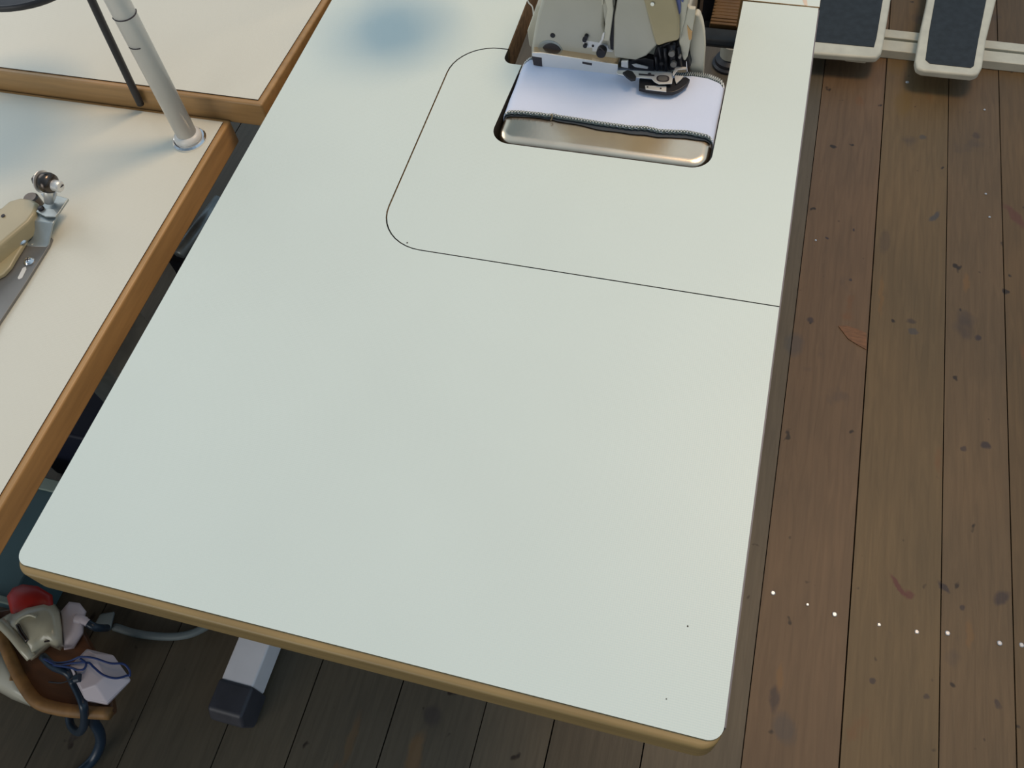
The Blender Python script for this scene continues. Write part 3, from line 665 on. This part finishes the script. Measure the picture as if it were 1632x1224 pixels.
# ================================================================ BELOW THE CUT-OUT: motor, levelling foot
mo = empty('electric_motor', (.55, 1.25, TZ-.45), 'brown ribbed motor cover seen through the cut-out beside the machine', 'motor')
z0 = -.30
bm = NB(); nr = 30; y0_, y1_ = 1.212, 1.47
for i in range(nr):
    ya = y0_+(y1_-y0_)*i/nr; box(bm, .455, .60, ya+.0006, ya+(y1_-y0_)/nr-.0012, TZ+z0-.012, TZ+z0)
box(bm, .458, .598, y0_+.02, y1_, TZ+z0-.06, TZ+z0-.0012)
link('ribbed_cover', bm, M['brown'], mo, bevel=.002)
bm = NB(); prism(bm, [Vector((.440, y_+.016, TZ+z_)) for y_, z_ in ((1.191, -.304), (1.160, -.304), (1.153, -.310), (1.168, -.325), (1.36, -.42), (1.45, -.42), (1.45, -.36), (1.212, -.36))], (.160, 0, 0))
link('end_bell', bm, M['rubber'], mo, bevel=.003)
bm = NB(); box(bm, .38, .464, 1.30, 1.52, TZ-.40, TZ-.08); link('dark_backing', bm, M['dark'], mo, bevel=.01)  # dark box added to blacken the view past the machine
bm = NB(); box(bm, .50, .56, 1.10, 1.199, TZ-T-.03, TZ-T); box(bm, .52, .54, 1.165, 1.195, TZ+z0-.01, TZ-T-.03); link('mounting_bracket', bm, M['dark'], mo)
p = at(1163, 97, -.77)
lf = empty('levelling_foot', (p.x, p.y, 0), 'cream knob on a round black base on the floor, seen through the cut-out', 'foot')
bm = NB(); lathe(bm, (p.x, p.y, 0), [(.040, 0), (.041, .006), (.036, .010), (.035, .018), (.029, .022), (.020, .0285)], n=36); link('black_base', bm, M['black'], lf, smooth=False)
bm = NB(); lathe(bm, (p.x, p.y, .028), [(.026, 0), (.0265, .034), (.024, .038), (.0, .039)], n=30); link('cream_knob', bm, M['cream'], lf, smooth=False)

# ================================================================ FOOT PEDALS
pd = empty('foot_pedals', (.95, 1.82, 0), 'cream pedal unit with two black rubber treads on the plank floor', 'pedals')
ZB = -.757
bm = NB(); ya, yb = at(1632, 108, ZB).y, at(1632, 70, ZB).y
ya = at(1450, 80, ZB).y; 
a0, a1 = at(1405, 79, ZB), at(1632, 103, ZB); b0, b1 = at(1412, 46, ZB), at(1632, 70, ZB)
d = (a1-a0); e0 = a0-d*.9; e1 = a1+d*.3; g = (b1-b0); h0 = b0-g*.9; h1 = b1+g*.3
# bar built of two rails, leaving the long slots open
def rail(name, k0, k1, zt, par): 
    bm = NB(); q = [e0.lerp(h0, k0), e1.lerp(h1, k0), e1.lerp(h1, k1), e0.lerp(h0, k1)]
    prism(bm, [Vector((v.x, v.y, TZ+zt)) for v in q], (0, 0, -(TZ+zt)+.0)); return link(name, bm, M['pedal'], par, bevel=.002)
rail('front_rail', 0, .50, ZB, pd); rail('rear_rail', .62, 1.0, ZB, pd)
for ka, kb in ((0.0, .40), (.62, .70), (.93, 1.0)):
    pa, pb = e0.lerp(e1, ka), e0.lerp(e1, kb); ha, hb = h0.lerp(h1, ka), h0.lerp(h1, kb)
    bm = NB(); q = [pa.lerp(ha, .49), pb.lerp(hb, .49), pb.lerp(hb, .63), pa.lerp(ha, .63)]
    prism(bm, [Vector((v.x, v.y, TZ+ZB-.0002)) for v in q], (0, 0, -.02)); link('slot_bridge', bm, M['pedal'], pd)
def pedal(outer, inner, z):
    bm = NB(); prism(bm, [at(x, y, z) for x, y in outer], (0, 0, -.018)); fr = link('pedal_frame', bm, M['pedal'], pd, bevel=.006, seg=4)
    bm = NB(); prism(bm, [at(x, y, z+.0012) for x, y in inner], (0, 0, -.003)); link('rubber_tread', bm, M['rubber'], fr, bevel=.0006)
    return fr
PZ = -.712
pedal([(1250, 74), (1297, 84), (1385, 91), (1398, 91), (1405, 84), (1408, 72), (1420, 0), (1438, -110), (1290, -110), (1262, -60)],
      [(1262, 58), (1297, 66), (1393, 75), (1397, 60), (1407, 0), (1424, -110), (1310, -110)], PZ)
pedal([(1459, 96), (1461, 107), (1470, 112), (1550, 120), (1560, 117), (1566, 106), (1573, 60), (1588, 0), (1612, -110), (1494, -110), (1478, 0), (1467, 50)],
      [(1475, 95), (1482, 101), (1547, 108), (1552, 105), (1560, 60), (1572, 0), (1594, -110), (1510, -110), (1490, 0), (1481, 50)], PZ)
for px, py in ((1330, 60), (1520, 60)):
    p = at(px, py+10, -.72); bm = NB(); box(bm, p.x-.035, p.x+.035, p.y+.05, p.y+.11, TZ+ZB, TZ-.729); link('pivot_block', bm, M['dark'], pd)
bm = NB(); p = at(1372, 97, -.731); box(bm, p.x-.035, p.x+.012, p.y-.002, p.y+.035, TZ-.736, TZ-.729); link('stop_tab', bm, M['pedal'], pd, bevel=.002)

# ================================================================ LOWER LEFT: wooden board with the electrics
ZP = -.62
wb = empty('socket_board', (-.36, .02, 0), 'brown wooden board with worn edge lying below the left table corner', 'board')
outer = [(-90, 985), (-5, 1000), (14, 1045), (36, 1095), (60, 1120), (100, 1132), (170, 1140), (180, 1132), (176, 1105), (150, 1040), (120, 985), (60, 962), (0, 972)]
bm = NB(); prism(bm, [at(x, y, ZP) for x, y in outer], (0, 0, -.018))
link('board', bm, M['ply'], wb, bevel=.004)
rimp = [(-14, 985), (4, 1018), (20, 1056), (40, 1095), (62, 1120), (100, 1131), (140, 1135), (176, 1137)]
bm = NB()
for (a, b) in zip(rimp, rimp[1:]): pass
pp = smoothpath([at(x, y, ZP+.001) for x, y in rimp], 5)
bm = NB(); tube(bm, pp, .0095, 10); link('worn_rim', bm, M['plyedge'], wb, smooth=True)
for px, py in ((60, 1085), (100, 1080), (40, 1010)):
    p = at(px, py, ZP-.018); bm = NB(); box(bm, p.x-.012, p.x+.012, p.y+.015, p.y+.04, 0, TZ+ZP-.016); link('batten', bm, M['ply'], wb)

# ivory plug-shaped cover with a handle recess
def rod(name, path, r, m, parent=None, n=10, sp=6):
    bm = NB(); tube(bm, smoothpath(path, sp), r, n); return link(name, bm, M[m], parent, smooth=True)
ic = empty('cable_housing', at(60, 1020, ZP), 'glossy ivory tapered plug housing with a grip, open end down', 'plug')
A = at(12, 985, ZP+.045); B = at(92, 1028, ZP+.030)
zc = ZP+.030
bm = NB()
ctr = [((44, 1003), (30, 26), ZP+.050)]
def hull(name, sections, m, parent, cap=True, bev=0, smooth=True):
    """sections: rings of pixel outlines at their own heights, skinned together"""
    bm = NB(); rings = [[bm.verts.new(at(x, y, z)) for x, y in pix] for pix, z in sections]
    n = len(rings[0])
    for a, b in zip(rings, rings[1:]):
        for k in range(n): bm.faces.new((a[k], a[(k+1) % n], b[(k+1) % n], b[k]))
    if cap: bm.faces.new(list(reversed(rings[0]))); bm.faces.new(rings[-1])
    o = link(name, bm, M[m], parent, smooth=smooth, bevel=bev, seg=3)
    return o
h = hull('shell', [
    ([(-8, 992), (10, 980), (40, 966), (70, 960), (88, 963), (97, 975), (101, 1000), (102, 1030), (96, 1037), (80, 1030), (62, 1046), (50, 1053), (30, 1038), (12, 1014)], ZP+.003),
    ([(-4, 993), (12, 980), (40, 966), (70, 960), (86, 963), (95, 976), (99, 1000), (100, 1028), (92, 1033), (78, 1026), (60, 1042), (50, 1050), (32, 1036), (14, 1013)], ZP+.026),
    ([(4, 995), (16, 984), (42, 970), (70, 964), (82, 968), (90, 980), (94, 1000), (94, 1020), (86, 1025), (74, 1020), (58, 1034), (50, 1040), (36, 1029), (20, 1010)], ZP+.044),
    ([(18, 997), (26, 989), (46, 978), (66, 974), (76, 978), (80, 986), (82, 1000), (80, 1008), (74, 1011), (66, 1009), (56, 1018), (50, 1022), (42, 1017), (30, 1006)], ZP+.052)], 'ivory', ic)
gr = rod('grip_rib', [at(0, 992, ZP+.046), at(20, 1012, ZP+.048), at(38, 1034, ZP+.045), at(50, 1048, ZP+.036)], .0075, 'ivory', ic, 12)
rod('grip_recess', [at(28, 996, ZP+.0525), at(34, 1008, ZP+.0535), at(44, 1022, ZP+.051)], [.003]*13, 'smoke', ic, 8)
rod('recess_rim', [at(26, 994, ZP+.052), at(32, 986, ZP+.054), at(46, 980, ZP+.0545), at(58, 983, ZP+.053)], .0022, 'ivory', ic, 8)
c0 = at(75, 1022, ZP+.045); bm = NB(); box(bm, c0.x-.004, c0.x+.004, c0.y-.001, c0.y+.001, c0.z-.001, c0.z+.0008, .4); link('black_scratch', bm, M['ink'], ic)
# cream lower housing at the frame edge, below the board
lh = empty('junction_housing', (at(10, 1080, -.70).x, at(10, 1080, -.70).y, 0), 'cream rounded housing under the outer side of the wooden board', 'housing')
hull('shell', [([(-60, 1010), (0, 1028), (22, 1062), (55, 1120), (48, 1126), (20, 1115), (-10, 1098), (-60, 1090)], -.778),
               ([(-60, 1008), (0, 1022), (20, 1056), (54, 1114), (46, 1122), (20, 1108), (-10, 1092), (-60, 1082)], -.715),
               ([(-60, 1016), (-6, 1030), (14, 1060), (42, 1104), (38, 1110), (18, 1098), (-10, 1082), (-60, 1072)], -.700)], 'cream', lh)
rod('moulded_ridge', [at(18, 1085, -.697), at(20, 1075, -.695), at(27, 1070, -.697)], .003, 'plyedge', lh, 8)
# red plug
rp = empty('red_plug', at(45, 960, ZP), 'red plastic plug half hidden behind the ivory housing', 'plug')
hull('body', [([(11, 952), (20, 938), (36, 932), (60, 934), (84, 950), (86, 975), (60, 985), (20, 990)], ZP-.006+.008),
              ([(11, 950), (20, 937), (36, 931), (60, 934), (83, 948), (85, 972), (60, 982), (20, 986)], ZP+.030),
              ([(17, 952), (24, 942), (38, 937), (58, 940), (76, 950), (77, 966), (58, 974), (24, 976)], ZP+.040)], 'red', rp)
# white angled plug with cable stub
wp = empty('white_plug', at(115, 1000, ZP), 'white angled plug with a short grey cable beside the ivory housing', 'plug')
hull('body', [([(96, 975), (110, 960), (128, 962), (138, 975), (135, 985), (133, 1010), (118, 1034), (102, 1036)], ZP+.002),
              ([(97, 974), (110, 959), (127, 961), (137, 974), (133, 985), (132, 1009), (117, 1031), (102, 1033)], ZP+.022),
              ([(101, 978), (112, 964), (125, 966), (131, 976), (128, 986), (126, 1006), (115, 1024), (104, 1026)], ZP+.030)], 'pinkw', wp)
rod('cable_stub', [at(120, 986, ZP+.028), at(130, 988, ZP+.026), at(140, 993, ZP+.022)], [.008]*7+[.007]*3+[.006]*3, 'pinkw', wp, 12)
rod('dark_cable', [at(138, 992, ZP+.022), at(150, 999, ZP+.018), at(160, 1001, ZP+.004), at(170, 1001, ZP-.03)], .006, 'cable', wp, 10)
# white junction box
wx = empty('junction_box', at(160, 1090, ZP), 'white faceted plastic junction box at the board corner', 'box')
hull('box_body', [([(112, 1070), (140, 1040), (180, 1050), (208, 1086), (172, 1124), (138, 1118)], ZP+.002),
                  ([(110, 1066), (138, 1036), (181, 1046), (209, 1084), (171, 1122), (136, 1116)], ZP+.035)], 'pinkw', wx, bev=.002, smooth=False)
hull('lid', [([(109, 1064), (138, 1034), (182, 1044), (210, 1083), (171, 1121), (135, 1115)], ZP+.036),
             ([(112, 1062), (140, 1036), (150, 1042), (168, 1078), (152, 1092), (130, 1100)], ZP+.058)], 'pinkw', wx, bev=.002, smooth=False)
# blue wires looping over the box
for i, pth in enumerate((
    [(70, 1048, .04), (88, 1056, .045), (110, 1054, .055), (128, 1047, .064), (150, 1049, .068), (175, 1057, .064), (196, 1058, .056), (206, 1068, .05), (207, 1078, .045)],
    [(70, 1050, .045), (92, 1060, .05), (115, 1057, .06), (140, 1056, .066), (150, 1064, .068), (165, 1076, .066), (185, 1081, .06), (205, 1076, .05)],
    [(85, 1060, .05), (112, 1064, .06), (124, 1068, .066), (134, 1066, .067), (137, 1057, .067), (128, 1050, .064)],
    [(78, 1087, .02), (100, 1088, .03), (116, 1080, .05), (121, 1072, .06), (114, 1062, .055)])):
    o = rod('wire', [at(a, b, ZP+c_) for a, b, c_ in pth], .0016 if i != 3 else .0012, 'blue' if i != 3 else 'black')
    tag(o, ['blue wire arching highest over the white junction box', 'blue wire curving lowest across the white junction box lid', 'short curled blue wire loop at the left edge of the white junction box', 'thin black wire loop between board and white junction box'][i], 'wire', 'wires on the white junction box')
bm = NB(); c0 = at(124, 1081, ZP+.06); lathe(bm, c0, [(.006, -.004), (.006, .004)], (1, .4, .2), n=12); tag(link('wire_clip', bm, M['cable']), 'small dark wire clip on the white junction box', 'clip')
o = rod('cable', [at(68, 1046, ZP+.035), at(85, 1062, ZP+.04), at(108, 1072, ZP+.045), at(117, 1088, ZP+.03), at(128, 1110, ZP+.03), at(134, 1130, ZP+.025), at(134, 1155, ZP-.03), at(126, 1167, ZP-.08), at(114, 1158, ZP-.11), at(110, 1140, ZP-.12), at(112, 1125, ZP-.13)], .0062, 'cable')
tag(o, 'dark blue cable leaving the ivory housing and dropping over the board edge', 'cable')
o = rod('cable', [at(146, 1128, ZP-.03), at(148, 1148, ZP-.07), at(158, 1166, ZP-.10), at(160, 1185, ZP-.13), at(150, 1208, ZP-.148), at(130, 1228, ZP-.150), at(100, 1250, ZP-.150)], .0082, 'cable')
tag(o, 'dark cable curving across the floor out of the bottom edge', 'cable')
# grey cable with pale sleeve under the front edge of the table
gc = empty('grey_cable', at(230, 1010, -.772), 'grey cable with a pale sleeve on the floor under the white table front', 'cable')
rod('sheath', [at(182, 999, -.77), at(215, 1009, -.77), at(250, 1014, -.77), at(285, 1014, -.77), at(315, 1006, -.77), at(360, 980, -.77)], .0068, 'greycable', gc)
hull('sleeve', [([(160, 980), (184, 976), (177, 1006), (150, 1000)], -.779), ([(160, 978), (183, 974), (176, 1004), (149, 998)], -.755)], 'greycable', gc, bev=.003)

# teal crate with pale rim, far left on the floor
q0 = at(75, 762, -.66); q1 = at(11, 962, -.66)
ct = empty('storage_box', (-.66, .17, 0), 'teal box with a pale rim on the floor under the left table', 'box')
ry0, ry1, rx1, zt = q1.y, q0.y, -.475, TZ-.66
bm = NB(); box(bm, -.93, rx1-.008, ry0+.008, ry1-.02, 0, zt-.003); link('body', bm, M['teal'], ct, bevel=.003)
bm = NB(); box(bm, -.94, rx1, ry0, ry0+.010, zt-.012, zt+.002); box(bm, -.94, rx1, ry1-.022, ry1, zt-.012, zt+.002); box(bm, -.94, -.93, ry0, ry1, zt-.012, zt+.002); link('rim', bm, M['rim'], ct, bevel=.002)
# dark equipment glimpsed through the gap between the tables
bm = NB(); box(bm, -.62, -.38, .33, .50, 0, .22); tag(link('equipment_case', bm, M['navy'], bevel=.008), 'dark navy case glimpsed through the gap between the tables', 'case')
rod_pts = [at(345, 325, -.42), at(300, 385, -.42)]
dr = (rod_pts[0]-rod_pts[1]).normalized()
bm = NB(); tube(bm, [rod_pts[1]-dr*.03, rod_pts[0]+dr*.01], .011, 14)
rr = empty('brace_rod', (rod_pts[1].x, rod_pts[1].y, 0), 'grey metal rod glimpsed through the upper gap between the tables', 'rod')
link('rod', bm, M['zinc'], rr, smooth=True)
e_ = rod_pts[1]-dr*.02; bm = NB(); box(bm, e_.x-.02, e_.x+.02, e_.y-.02, e_.y+.02, 0, e_.z-.008); link('post', bm, M['dark'], rr)
